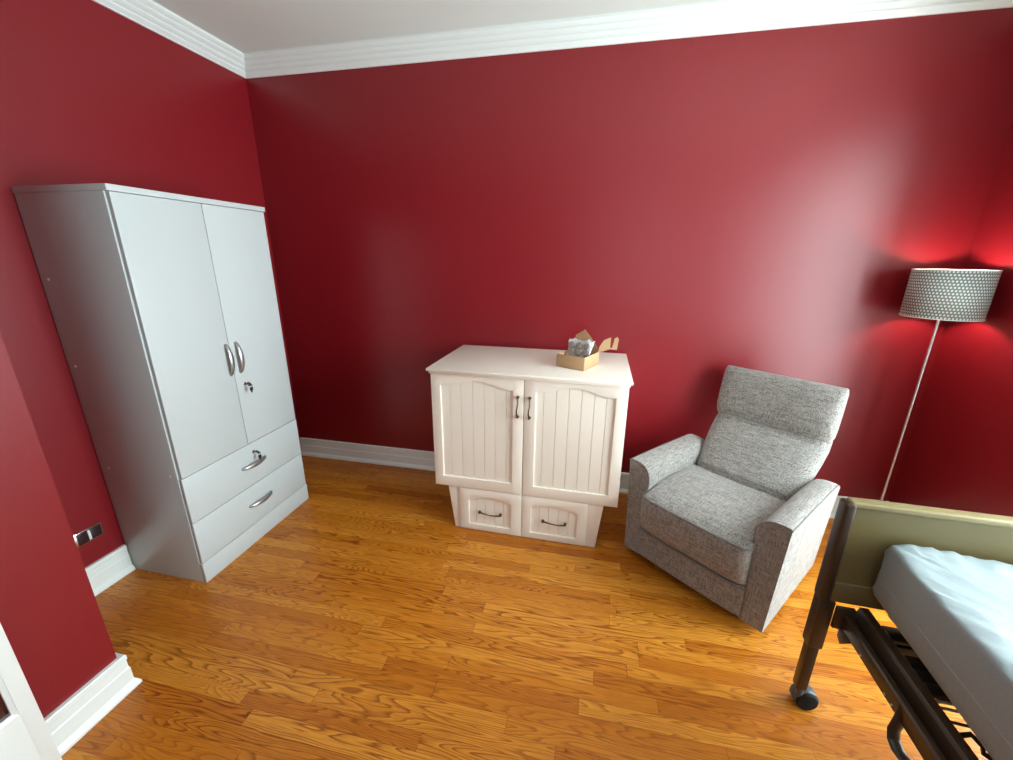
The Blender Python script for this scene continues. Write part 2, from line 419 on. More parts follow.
# ---------------------------------------------------------------- wardrobe
def bow_handle(length, w=.024, rise=.028, n=18):
    """arched strap handle along local +Z, standing out along +X"""
    mb = MB(); rings = []
    for i in range(n + 1):
        t = i / n; s = math.sin(PI * t)
        z = (t - .5) * length; x = rise * (s ** .55)
        th = .0055 + .002 * (1 - s); ww = w * (.62 + .38 * s) / 2
        # section perpendicular to the bow
        dx = rise * .55 * (max(s, .08) ** -.45) * math.cos(PI * t) * PI; dzz = length
        nrm = Vector((dzz, 0, -dx)).normalized()
        c = V(x, 0, z)
        rings.append([c + nrm * th * math.cos(a) + V(0, 1, 0) * ww * math.sin(a) for a in [2 * PI * k / 10 for k in range(10)]])
    mb.rings(rings)
    return mb
def lock_with_key(parent, loc, rot=0.):
    b = MB(); b.cyl((-.002, 0, 0), (.005, 0, 0), .009, 20, bev=.001); b.cyl((.004, 0, 0), (.007, 0, 0), .0055, 16)
    lk = b.build('lock', M['chrome'], parent, loc=loc)
    b = MB()
    b.box((.006, -.0012, -.004), (.024, .0012, .004), .0005)
    # bow of the key, hanging to one side
    b.prism([(0, -.011), (.010, -.013), (.020, -.008), (.023, 0), (.020, .008), (.010, .013), (0, .011)], lambda a, c, t: V(.022 + a, -.0014 + .0028 * t, c), .0006)
    k = b.build('key', M['keymetal'], parent, loc=loc); k.rotation_euler = (rot, 0, 0)
    # second key dangling from the ring
    b = MB(); b.tube([(.040 + .0, .008 * math.cos(a), -.010 + .012 * math.sin(a)) for a in [2 * PI * i / 16 for i in range(16)]], .0011, 6, True)
    b.box((.0385, -.004, -.045), (.0412, .004, -.020), .0006)
    b.prism([(-.012, 0), (-.008, -.009), (.004, -.011), (.011, -.005), (.011, .005), (.004, .011), (-.008, .009)], lambda a, c, t: V(.0388 + .0024 * t, c, -.026 + a), .0005)
    b.build('spare_key', M['keymetal'], parent, loc=loc)
def wardrobe():
    X0, X1, Y0, Y1, H = .034, .4686, -1.3064, -.5513, 1.80
    X0 = .006
    root = thing('wardrobe', 'tall white two-door wardrobe with two drawers against the left wall', 'wardrobe', (X1, Y0, 0))
    W = Y1 - Y0; D = X1 - X0                     # local: front face at x=0, y from 0 to W
    f = -.018                                    # front edge of the carcass
    mb = MB()
    mb.box((-D, 0, 0), (f, .016, 1.776), .001); side = mb.build('side_panel', M['wardrobe'], root)
    mb = MB(); mb.box((-D, W - .016, 0), (f, W, 1.776), .001); mb.build('side_panel', M['wardrobe'], root)
    mb = MB(); mb.box((-D, .0161, .09), (-D + .006, W - .0161, 1.776)); mb.build('back_panel', M['wardrobe'], root)
    for z in (.10, .565):
        mb = MB(); mb.box((-D + .0065, .0162, z), (f - .001, W - .0162, z + .014)); mb.build('shelf', M['wardrobe'], root)
    mb = MB(); mb.box((-D - .002, -.002, 1.7765), (.003, W + .002, 1.80), .0015); mb.build('top_panel', M['wardrobe'], root)
    mb = MB(); mb.box((f + .0005, 0, 0), (.001, W, .109), .0012); mb.build('plinth', M['wardrobe'], root)
    mid = W / 2 + .001; g = .0016
    for y0, y1, hy, lab in ((.0065, mid - g, mid - .021, 'left'), (mid + g, W - .008, mid + .039, 'right')):
        mb = MB(); mb.box((f + .001, y0, .5735), (0, y1, 1.7742), .0012)
        d = mb.build('door', M['wardrobe'], root)
        bow_handle(.158).build('handle', M['satin'], d, loc=(-.002, hy, 1.046))
        if lab == 'right': lock_with_key(d, (.0, mid + .047, .902), R(15))
    for z0, z1, hz, lk in ((.3365, .5705, .455, True), (.112, .3335, .226, False)):
        mb = MB(); mb.box((f + .001, .003, z0), (0, W - .005, z1), .0012)
        d = mb.build('drawer', M['wardrobe'], root)
        h = bow_handle(.158).build('handle', M['satin'], d, loc=(-.002, W / 2 + .014, hz)); h.rotation_euler = (PI / 2, 0, 0)
        if lk: lock_with_key(d, (.0, W / 2 + .022, .520), R(20))
    for x, z in ((-.055, .585), (-D + .05, .585), (-D + .04, 1.08), (-D + .04, 1.45)):
        mb = MB(); mb.cyl((x, -.0015, z), (x, .001, z), .0055, 14); mb.build('screw_cap', M['caps'], side)
wardrobe()

# ---------------------------------------------------------------- cabinet with fold-out doors
def arch_z(t, lo, hi):
    """cathedral arch 0..1: flat shoulders, S-curve up to the crown"""
    s = 1 - abs(2 * t - 1); s = max(0., (s - .10) / .90)
    return lo + (hi - lo) * (.5 - .5 * math.cos(PI * min(1, s * 1.05)))
def framed_front(name, parent, x0, x1, z0, z1, px0, px1, pz0, plo, phi, planks, yf, yb, arch=arch_z):
    """door or drawer front with an arched opening and a sunk beadboard panel; front face at yf (towards -y)"""
    f = lambda a, b, t: V(a, yf + (yb - yf) * t, b)
    n = 20; mb = MB()
    top = [(px0 + (px1 - px0) * i / n, arch(i / n, plo, phi)) for i in range(n + 1)]
    inner = [(px0, pz0)] + top + [(px1, pz0)]
    # frame as one connected ring: strips between outer outline and the opening
    bm = mb.bm
    vin = {}
    def v(p, t): 
        k = (round(p[0], 6), round(p[1], 6), t)
        if k not in vin: vin[k] = bm.verts.new(f(p[0], p[1], t))
        return vin[k]
    quads = []
    for i in range(n):
        a, b = top[i], top[i + 1]; quads.append([a, b, (b[0], z1), (a[0], z1)])
    quads.append([(x0, z0), (px0, z0), (px0, pz0), (x0, pz0)]); quads.append([(px0, z0), (px1, z0), (px1, pz0), (px0, pz0)]); quads.append([(px1, z0), (x1, z0), (x1, pz0), (px1, pz0)])
    quads.append([(x0, pz0), (px0, pz0), top[0], (x0, top[0][1])]); quads.append([(px1, pz0), (x1, pz0), (x1, top[-1][1]), top[-1]])
    quads.append([(x0, top[0][1]), top[0], (px0, z1), (x0, z1)]); quads.append([top[-1], (x1, top[-1][1]), (x1, z1), (px1, z1)])
    for q in quads:
        bm.faces.new([v(p, 0) for p in q]); bm.faces.new([v(p, 1) for p in reversed(q)])
    for e in [e for e in bm.edges if len(e.link_faces) == 1]:
        p, q = e.verts
        kp = [k for k, vv in vin.items() if vv is p][0]; kq = [k for k, vv in vin.items() if vv is q][0]
        if kp[2] == 0 and kq[2] == 0: bm.faces.new([p, q, vin[(kq[0], kq[1], 1)], vin[(kp[0], kp[1], 1)]])
    bmesh.ops.recalc_face_normals(bm, faces=bm.faces)
    ed = [e for e in bm.edges if len(e.link_faces) == 2 and e.calc_face_angle() > 1.2 and abs(e.verts[0].co.y - yf) < 1e-5 and abs(e.verts[1].co.y - yf) < 1e-5]
    bmesh.ops.bevel(bm, geom=ed, offset=.0022, segments=2, profile=.5, affect='EDGES', clamp_overlap=True)
    d = mb.build(name, M['cabinet'], parent)
    # beadboard panel with V grooves, one profile swept upward
    p = MB(); dep = yf + .009; w = (px1 - px0); xs = [px0 - .004]
    prof = [(px0 - .004, dep)]
    for g in planks:
        prof += [(g - .0022, dep), (g, dep + .005), (g + .0022, dep)]
    prof += [(px1 + .004, dep)]
    rows = []
    for z in (pz0 - .004, phi + .002):
        rows.append([p.bm.verts.new((a, b, z)) for a, b in prof] + [p.bm.verts.new((px1 + .004, yb - .001, z)), p.bm.verts.new((px0 - .004, yb - .001, z))])
    k = len(rows[0])
    for i in range(k): p.bm.faces.new([rows[0][i], rows[0][(i + 1) % k], rows[1][(i + 1) % k], rows[1][i]])
    p.bm.faces.new(rows[0]); p.bm.faces.new(list(reversed(rows[1])))
    p.build('beadboard_panel', M['cabinet'], d, ang=20)
    return d
def pull(parent, c, length, axis, yf, sag=0.):
    """antique arched pull with two round feet; axis 'x' or 'z'"""
    mb = MB(); n = 16; pts = []
    for i in range(n + 1):
        t = i / n; a = (t - .5) * length; s = math.sin(PI * t)
        off = .008 + (.020 if axis == 'z' else .010) * s ** .7
        if axis == 'z': pts.append((c[0] + .006 * math.sin(2 * PI * t) * .5, yf - off, c[1] - a))
        else: pts.append((c[0] + a, yf - off, c[1] - sag * s + .003 * math.cos(PI * t)))
    mb.tube(pts, lambda t: .0032 + .0022 * abs(2 * t - 1) ** 2, 8)
    for s in (-.5, .5):
        q = (c[0], yf - .012, c[1] + s * length) if axis == 'z' else (c[0] + s * length, yf - .012, c[1])
        q2 = (q[0], yf + .002, q[2]) if axis == 'z' else (q[0], yf + .002, q[2])
        mb.cyl(q, q2, .0068, 14, .0085)
    return mb.build('handle', M['bronze'], parent)
def cabinet():
    root = thing('cabinet', 'cream white two-door beadboard cabinet with narrower drawer base at the back wall', 'cabinet', (1.4036, -.656, 0), -.0116)
    W, Dp, H = 1.0485, .622, .9878
    # moulded top
    mb = MB(); mb.box((-.004, -.004, H - .016), (W + .004, Dp, H), .004, 2)
    mb.build('top', M['cabinet'], root)
    mb = MB(); mb.box((.006, .010, H - .030), (W - .006, Dp - .002, H - .0163), .003); mb.build('moulding', M['cabinet'], root)
    mb = MB(); mb.box((.012, .0475, .282), (W - .012, Dp - .004, H - .0305), .002); mb.build('body', M['cabinet'], root)
    yf, yb = .028, .047
    L0 = [.113, .175, .241, .304, .364, .425]
    d = framed_front('door', root, .0085, .5195, .280, .9565, .062, .462, .343, .889, .925, L0, yf, yb)
    pull(d, (.490, .803), .108, 'z', yf)
    L1 = [.645 - .022, .688, .752, .815, .878, .938]
    d = framed_front('door', root, .5225, 1.038, .280, .9565, .584, .982, .343, .889, .925, L1, yf, yb)
    pull(d, (.553, .803), .108, 'z', yf)
    # base with tapering corner posts and two drawers
    mb = MB(); mb.box((.125, .075, .0), (.93, Dp - .03, .2815), .002); mb.build('base', M['cabinet'], root)
    for xo0, xo1, xi in ((.082, .118, .158), (.968, .938, .878)):
        mb = MB(); f = lambda a, b, t: V(a, .039 + .075 * t, b)
        mb.prism([(xo0, .2810), (xo1, 0), (xi, 0), (xi, .2810)], f, .002); mb.build('corner_post', M['cabinet'], root)
    yf, yb = .0305, .050
    ar = lambda t, lo, hi: lo + (hi - lo) * math.sin(PI * t) ** .8
    d = framed_front('drawer', root, .153, .5195, .004, .2765, .209, .458, .043, .200, .226, [.250, .305, .358, .412], yf, yb, ar)
    pull(d, (.336, .131), .125, 'x', yf, .002)
    d = framed_front('drawer', root, .5225, .883, .004, .2765, .573, .831, .043, .200, .226, [.620, .672, .727, .783], yf, yb, ar)
    pull(d, (.706, .131), .125, 'x', yf, .002)
cabinet()

# ---------------------------------------------------------------- cardboard box with wrapped discs, on the cabinet
BOXR = math.atan2(-.066, .147)
def carton():
    root = thing('cardboard_box', 'small open brown cardboard box on the white cabinet top', 'box', (2.217, -.525, .9881), BOXR)
    # local: front-right corner at origin; x to the left is -w, depth +y
    w, d, h, t = .161, .186, .070, .003
    mb = MB()
    mb.box((-w, 0, 0), (0, d, t)); mb.box((-w, 0, 0), (0, t, h), .0008); mb.box((-w, d - t, 0), (0, d, h), .0008)
    mb.box((-w, t, 0), (-w + t, d - t, h), .0008); mb.box((-t, t, 0), (0, d - t, h), .0008)
    mb.box((-.0005, .0005, .001), (.0022, .012, h - .004), .0008)     # folded lip at the corner
    b = mb.build('carton', M['cardboard'], root)
    # back flap standing up, corner cut on the slant
    def flap(poly, M4):
        m = MB(); m.prism(poly, lambda a, c, q: M4 @ V(a, (q - .5) * .0028, c)); return m.build('flap', M['cardboard'], root, smooth=False)
    flap([(-.160, 0), (-.004, 0), (-.020, .030), (-.060, .074), (-.100, .112), (-.130, .090), (-.150, .078)],
         Matrix.Translation((0, d - .0015, h)) @ Matrix.Rotation(R(-8), 4, 'X'))
    # side flap bent outward, with a slot cut in it
    flap([(0, 0), (.060, .024), (.097, .022), (.103, .078), (.096, .092), (.082, .085), (.071, .032), (.0615, .032), (.061, .088), (.026, .072), (.004, .034)],
         Matrix.Translation((-.001, d - .012, h - .004)) @ Matrix.Rotation(R(20), 4, 'Z') @ Matrix.Rotation(R(-10), 4, 'X'))
    # plastic pouch of discs inside
    p = thing('plastic_pouch', 'crinkled clear pouch of round grey discs sticking out of the small cardboard box', 'packaging', (2.217, -.525, .9881), BOXR)
    tilt = Matrix.Translation((-.082, .085, .070)) @ Matrix.Rotation(R(-28), 4, 'X')
    mb = MB(); nx, nz = 22, 14; rings = []
    for j in range(nz + 1):
        row = []
        for i in range(nx + 1):
            a = (i / nx - .5) * .134; c = (j / nz) * .125 - .045
            a *= 1 + .36 * max(0, j / nz - .55)
            a += .004 * noise.noise(V(j * .35, 3, 1)); c += .012 * noise.noise(V(i * .33, 8, 2)) * (j / nz)
            q = .007 * noise.noise(V(a * 60, c * 60, 4)) + .012 * noise.noise(V(a * 14, c * 14, 9))
            row.append(tilt @ V(a, .012 + q, c))
        rings.append(row)
    mb.rings(rings, False, False)
    o = mb.build('pouch_film', M['plastic'], p, ang=60)
    sm = o.modifiers.new('thickness', 'SOLIDIFY'); sm.thickness = .0012
    for r_ in range(2):
        for k in range(3):
            mb = MB(); c = V(-.047 + .045 * k + .006 * r_, -.004, .042 - .037 * r_)
            mb.cyl(tilt @ c, tilt @ (c + V(0, .010, 0)), .0185, 22, bev=.002)
            mb.build('disc', M['disc'], p)
carton()

# ---------------------------------------------------------------- recliner
def superring(c, A, B, a, b, n=36, e=3.2):
    """superellipse ring about c with axes A (half a) and B (half b)"""
    out = []
    for k in range(n):
        t = 2 * PI * k / n; ct, st = math.cos(t), math.sin(t)
        x = math.copysign(abs(ct) ** (2 / e), ct); y = math.copysign(abs(st) ** (2 / e), st)
        out.append(c + A * (a * x) + B * (b * y))
    return out
def recliner():
    # local axes: x across the chair (0..0.73), y from front to back
    root = thing('recliner', 'grey heather fabric recliner armchair beside the white cabinet', 'armchair', (2.485, -.611, 0), math.atan2(-.638, .770))
    UW = .730
    # arms: section (across, up), extruded front to back
    def arm(mirror):
        prof = [(.018, .042), (.010, .25), (-.002, .543), (.006, .550), (.030, .552), (.058, .550), (.084, .541), (.104, .522), (.116, .493), (.119, .46), (.114, .40), (.110, .25), (.108, .042)]
        ys = [0, .004, .012, .10, .25, .40, .50, .56, .61, .635, .648]
        rings = []
        for y in ys:
            ring = []
            for a, z in prof:
                drop = 0
                if z > .3:
                    k = (z - .3) / .25
                    if y > .58: drop = k * .030 * ((y - .58) / .068) ** 2
                    drop += -.003 * k * math.sin(PI * min(1, y / .6)) - k * .012 * (1 - y / .33)    # slightly crowned pad
                ins = .004 * (1 - min(1, y / .010)) if y < .012 else 0
                a2 = a + (.5 * .11 - a) * ins * 8; z2 = z - drop
                ring.append(V(UW - a2 if mirror else a2, y, z2))
            rings.append(ring)
        mb = MB(); mb.rings(rings)
        o = mb.build('armrest', M['fabric'], root, ang=50)
        f = lambda p: V(UW - p[0] if mirror else p[0], p[1], p[2])
        # piping round the front face and along the outer top edge
        q = MB(); q.tube([f((a + (.002 if a > .05 else -.001), -.001, z + .001 + .012 * max(0, (z - .3) / .25))) for a, z in prof[2:]], .0024, 8); q.build('piping', M['piping'], o)
        q = MB(); q.tube([f((-.001, y, .545 + .012 * (1 - y / .33) + .003 * math.sin(PI * min(1, y / .6)) - (.029 * ((y - .58) / .068) ** 2 if y > .58 else 0))) for y in [0, .1, .2, .3, .4, .5, .56, .59, .615, .63, .645]], .0024, 8); q.build('piping', M['piping'], o)
        return o
    arm(False); arm(True)
    # body box behind and below the cushions
    mb = MB(); mb.box((.112, .03, .05), (UW - .112, .60, .33), .01); mb.box((.06, .06, .018), (UW - .06, .58, .055), .004)
    mb.build('base', M['under'], root)
    # footrest panel (closed)
    mb = MB(); rings = []
    for i in range(13):
        t = i / 12; x = .1105 + t * (UW - .221); bu = .012 * math.sin(PI * t) ** .5
        rings.append([V(x, -.004 - bu * .6, .052), V(x, -.010 - bu, .10), V(x, -.012 - bu, .17), V(x, -.012 - bu, .198), V(x, .0, .206), V(x, .04, .206), V(x, .04, .052)])
    mb.rings(rings); fo = mb.build('footrest', M['fabric'], root, ang=50)
    # seat cushion: bulging front, domed top; section in (y,z) lofted across
    mb = MB(); rings = []; n = 24
    for i in range(n + 1):
        t = i / n; x = .112 + t * (UW - .224); s = (1 - abs(2 * t - 1) ** 5); s2 = s ** .5
        sec = [(.010, .212), (-.022, .216), (-.048, .240), (-.062, .30), (-.068, .36), (-.069, .395), (-.064, .418), (-.050, .430), (.0, .440), (.10, .452), (.22, .455), (.36, .445), (.46, .430), (.46, .212)]
        cy, cz = .2, .33
        ring = []
        for y, z in sec:
            k = .93 + .07 * s2
            yy = y if y > .40 else .40 + (y - .40) * (.94 + .06 * s2); zz = cz + (z - cz) * (k if z > cz else 1)
            zz += .004 * noise.noise(V(x * 9, y * 9, 2)); ring.append(V(x, yy, zz))
        rings.append(ring)
    mb.rings(rings); se = mb.build('seat_cushion', M['fabric'], root, ang=75)
    def seat_pt(t, y, z):
        s2 = (1 - abs(2 * t - 1) ** 5) ** .5; x = .112 + t * (UW - .224)
        return V(x, .40 + (y - .40) * (.94 + .06 * s2), .33 + (z - .33) * (.93 + .07 * s2 if z > .33 else 1))
    q = MB(); q.tube([seat_pt(t, -.066, .423) for t in [i / 24 for i in range(25)]], .0028, 8); q.build('piping', M['piping'], se)
    q = MB(); q.tube([seat_pt(t, -.046, .232) + V(0, -.004, -.006) for t in [i / 24 for i in range(25)]], .0028, 8); q.build('piping', M['piping'], se)
    # back: stations up the spine: (front y, front z, half width, half thickness, normal angle)
    cx = UW / 2
    def spine(stations, name, pu=None, e=3.4, ee=None):
        mb = MB(); rings = []
        for i, (y, z, hw, ht, ang) in enumerate(stations):
            nb = V(0, math.cos(R(ang)), -math.sin(R(ang)))       # pointing backwards from the front face
            c = V(cx, y, z) + nb * ht
            ring = superring(c, V(1, 0, 0), -nb, hw, ht, 64, e)
            t = i / (len(stations) - 1)
            if pu: ring = [p + nb * pu(p, t) for p in ring]
            rings.append(ring)
        mb.rings(rings); return mb.build(name, M['fabric'], root, ang=80)
    def lerp_st(keys, n):
        out = []
        for i in range(n + 1):
            t = i / n * (len(keys) - 1); k = min(int(t), len(keys) - 2); f = t - k; f = f * f * (3 - 2 * f) * .5 + f * .5
            out.append(tuple(keys[k][j] * (1 - f) + keys[k + 1][j] * f for j in range(5)))
        return out
    def pucker(p, t):
        w = .0025 * noise.noise(V(p.x * 12, p.z * 12, 5))
        if t < .3:
            k = (1 - t / .3)
            w += k * .011 * noise.noise(V(p.x * 26, t * 1.5, 1)) * 1.2 
        return w
    lum = lerp_st([(.470, .395, .195, .022, 40), (.435, .418, .228, .055, 42), (.447, .470, .246, .072, 42), (.525, .550, .262, .078, 42), (.610, .628, .274, .074, 38), (.668, .668, .278, .064, 32), (.715, .692, .276, .044, 20), (.750, .702, .268, .022, 6)], 52)
    lu = spine(lum, 'lumbar_cushion', pucker)
    def pucker2(p, t):
        w = .002 * noise.noise(V(p.x * 11, p.z * 11, 15))
        if t > .80: w += (t - .80) / .2 * .006 * noise.noise(V(p.x * 70, 2, 7))
        return w
    head = lerp_st([(.735, .668, .266, .016, -30), (.700, .672, .276, .044, -14), (.680, .700, .281, .062, 2), (.674, .745, .284, .068, 9), (.684, .82, .285, .070, 12), (.706, .90, .285, .062, 14), (.724, .940, .286, .050, 14), (.744, .955, .284, .030, 12), (.760, .959, .278, .014, 10)], 52)
    he = spine(head, 'headrest', pucker2, 5.)
    # padded outer back
    mb = MB(); rings = []
    for y, z, hw, ht in ((.56, .25, .235, .05), (.60, .42, .243, .05), (.70, .62, .262, .045), (.765, .80, .272, .035), (.783, .93, .268, .022), (.785, .945, .262, .010)):
        rings.append(superring(V(cx, y, z), V(1, 0, 0), V(0, 1, 0), hw, ht, 40, 4))
    mb.rings(rings); mb.build('back_shell', M['fabric'], root, ang=70)
    # low glide feet
    for x in (.08, UW - .08):
        for y in (.08, .54):
            mb = MB(); mb.cyl((x, y, 0), (x, y, .022), .022, 18, .026, bev=.002); mb.build('foot', M['black'], root)
recliner()

# ---------------------------------------------------------------- floor lamp
def lamp():
    x, y = 3.908, -.200
    root = thing('floor_lamp', 'thin nickel floor lamp with perforated grey drum shade in the right corner', 'lamp', (x, y, 0))
    mb = MB(); mb.lathe([(.0001, 0), (.125, 0), (.130, .006), (.126, .014), (.05, .020), (.016, .026), (.0001, .026)], 40); mb.build('base', M['pole'], root)
    mb = MB(); mb.cyl((0, 0, .024), (0, 0, 1.33), .0058, 18); mb.build('pole', M['pole'], root)
    z0, z1, r0, r1 = 1.288, 1.510, .147, .1475
    n = 72; bm = bmesh.new(); uvl = bm.loops.layers.uv.new('UVMap')
    lo = [bm.verts.new((r0 * math.cos(2 * PI * k / n), r0 * math.sin(2 * PI * k / n), z0)) for k in range(n)]
    hi = [bm.verts.new((r1 * math.cos(2 * PI * k / n), r1 * math.sin(2 * PI * k / n), z1)) for k in range(n)]
    for k in range(n):
        f = bm.faces.new((lo[k], lo[(k + 1) % n], hi[(k + 1) % n], hi[k])); f.smooth = True
        for lp, uv in zip(f.loops, ((k, 0), (k + 1, 0), (k + 1, 16), (k, 16))): lp[uvl].uv = uv
    me = bpy.data.meshes.new('lamp_shade'); bm.to_mesh(me); bm.free(); me.materials.append(M['perf'])
    sh = bpy.data.objects.new('lamp_shade', me); COL.objects.link(sh); sh.parent = root
    sh.modifiers.new('thickness', 'SOLIDIFY').thickness = .0012
    for z, r in ((z0, r0), (z1, r1)):
        mb = MB(); mb.tube([(r * math.cos(a), r * math.sin(a), z) for a in [2 * PI * k / 64 for k in range(64)]], .0016, 8, True); mb.build('rim', M['caps'], sh)  # white plastic on the rims stands in for the shade's lit inside
    mb = MB()
    mb.tube([(.022 * math.cos(a), .022 * math.sin(a), 1.335) for a in [2 * PI * k / 24 for k in range(24)]], .002, 6, True)
    for k in range(3):
        a = 2 * PI * k / 3 + .4; mb.tube([(.021 * math.cos(a), .021 * math.sin(a), 1.335), (.1 * math.cos(a), .1 * math.sin(a), 1.325), (r0 * math.cos(a), r0 * math.sin(a), z0 + .004)], .0018, 6)
    mb.build('spider', M['pole'], sh)
    mb = MB(); mb.cyl((0, 0, 1.33), (0, 0, 1.365), .018, 20); mb.build('socket', M['black'], root)
    mb = MB(); mb.lathe([(.0001, 1.364), (.013, 1.366), (.015, 1.378), (.028, 1.398), (.030, 1.412), (.026, 1.428), (.014, 1.440), (.0001, 1.443)], 24)
    bu = mb.build('bulb', M['bulb'], root)
    nt = M['bulb'].node_tree; b = nt.nodes['Principled BSDF']; b.inputs['Emission Color'].default_value = (1, .90, .76, 1); b.inputs['Emission Strength'].default_value = LAMP_E
    return root
LAMP_E = 275
lamp()

# ---------------------------------------------------------------- hospital bed and mattress
def bed():
    root = thing('bed', 'brown steel hospital bed frame with tan footboard at the right side of the room', 'bed', (3.055, -1.325, 0), R(-1.9))
    BW, BL = .92, 2.02
    # end board: posts, panel, rims
    def endboard(name, y, sgn):
        b = MB(); f = lambda a, c, t: V(a, y - .012 + .024 * t, c)
        b.prism([(.003, .566), (BW - .003, .566), (BW - .003, .845), (.003, .845)], f)
        e = b.build(name, M['bedtan'], root)
        b = MB(); b.box((-.012, y - .020, .838), (BW + .012, y + .020, .858), .007, 3); b.build('top_rim', M['bedrim'], e)
        b = MB(); b.box((.004, y - .018, .492), (BW - .004, y + .014, .567), .004); b.build('lower_rail', M['bedtan'], e)
        for x0, x1 in ((-.028, .004), (BW - .004, BW + .028)):
            b = MB(); b.box((x0, y - .022, .490), (x1, y + .022, .852), .009, 3); b.build('post', M['bedbrown'], e)
        return e
    endboard('footboard', 0, 1); endboard('headboard', -BL, -1)
    for x in (0., BW):
        s = 1 if x == 0 else -1
        for y, dy in ((0., 1), (-BL, -1)):
            b = MB(); b.box((x - .017, y - .017, .096), (x + .017, y + .017, .32), .004)
            b.box((x - .023, y - .022, .295), (x + .022, y + .022, .493), .004)
            lg = b.build('leg', M['bedbrown'], root)
            # twin-wheel caster with a hood
            CM = Matrix.Translation((x + .032, y + .016, 0)) @ Matrix.Rotation(R(4), 4, 'Z')
            b = MB(); b.cyl(CM @ V(0, -.027, .0345), CM @ V(0, .027, .0345), .0345, 32, bev=.006); b.build('caster_wheel', M['black'], lg)
            b = MB()
            out = [(.041 * math.cos(a), .0345 + .041 * math.sin(a)) for a in [PI * (-.06 + 1.12 * k / 16) for k in range(17)]]
            b.prism(out, lambda a, c, t: CM @ V(a, -.019 + .038 * t, c), .003)
            b.cyl((x + .008, y + .004, .05), (x + .004, y + .002, .100), .012, 18); b.build('caster_cover', M['casterhub'], lg)
    # side rails: stepped channel
    for x, s in ((.046, 1), (BW - .046, -1)):
        b = MB(); prof = [(c, z + .014) for c, z in [(0, .398), (0, .440), (.005, .446), (.018, .446), (.022, .440), (.024, .424), (.034, .424), (.036, .466), (.041, .478), (.064, .478), (.068, .472), (.068, .420), (.060, .414), (.022, .398)]]
        b.prism(prof, lambda a, c, t: V(x + s * a, -.020 - t * (BL - .04), c), .0012)
        r = b.build('side_rail', M['bedbrown'], root)
        for yy in (-.14, -.255, -.285, -.62, -1.1):
            b = MB(); b.cyl((x - s * .003, yy, .42), (x + s * .004, yy, .42), .004, 12, bev=.001); b.build('bolt', M['steel'], r)
        # corner plate under the rail beside the post
        for y0, dy in ((-.018, -1), (-BL + .018, 1)):
            b = MB(); b.prism([(y0, .414), (y0 + dy * .075, .414), (y0 + dy * .022, .352), (y0, .366)], lambda a, c, t: V(x + s * (.004 + .006 * t), a, c), .001); b.build('corner_plate', M['bedbrown'], r)
            b = MB(); b.box((x - .024 * s, min(y0, y0 + dy * .014), .40), (x + .03 * s, max(y0, y0 + dy * .014), .484), .004); b.build('corner_bracket', M['bedbrown'], r)
        # hand-rail bracket loop below the rail
        pts = [(x + s * a, y - .028, z) for a, y, z in [(.012, -.278, .446), (.006, -.284, .410), (0, -.286, .374), (-.001, -.296, .352), (0, -.316, .342), (.002, -.342, .346), (.006, -.372, .370), (.011, -.410, .416), (.013, -.425, .436)]]
        b = MB(); b.tube(pts, .012, 12, flat=(.016, .007)); b.build('bracket_loop', M['bedbrown'], r)
    # cross bars and deck
    for yy in (-.045, -.62, -1.2, -BL + .045):
        b = MB(); b.box((.15, yy - .018, .40), (BW - .15, yy + .018, .445), .003); b.build('crossbar', M['bedbrown'], root)
    for yy in (-.082, -.165, -.205, -.245, -.75, -.95, -1.15, -1.4, -1.6, -1.8):
        b = MB(); b.box((.14, yy - .018, .448), (BW - .14, yy + .018, .462), .003); b.build('deck_slat', M['blackmetal'], root)
    for x in (.34, .46, .58):
        b = MB(); b.box((x - .014, -BL + .06, .4625), (x + .014, -.06, .541), .003); b.build('deck_frame', M['blackmetal'], root)
    # mechanism under the foot section
    b = MB(); b.box((.135, -.100, .405), (.30, -.030, .440), .006); b.build('motor_bracket', M['blackmetal'], root)
    b = MB(); b.tube([(.115, -.095, .425), (.16, -.085, .432), (.24, -.083, .432), (.36, -.085, .43)], .010, 12); b.build('lift_bar', M['steel'], root)
    b = MB(); b.tube([(.11, -.268, .44), (.16, -.265, .446), (.26, -.263, .446), (.40, -.263, .446)], .005, 8); b.tube([(.11, -.278, .43), (.16, -.275, .436), (.40, -.275, .436)], .004, 8); b.build('spring_wire', M['steel'], root)
    for yy in (-.318, -.50):
        b = MB(); b.tube([(.11, yy, .446), (.2, yy - .002, .446), (.42, yy, .446), (.8, yy, .446)], .0035, 8); b.build('link_wire', M['blackmetal'], root)
    b = MB(); b.tube([(.115, -.375, .472), (.145, -.368, .478), (.155, -.39, .474), (.14, -.41, .480), (.165, -.43, .476), (.20, -.42, .478)], .006, 8); b.build('spring_wire', M['blackmetal'], root)
    return root
bed()
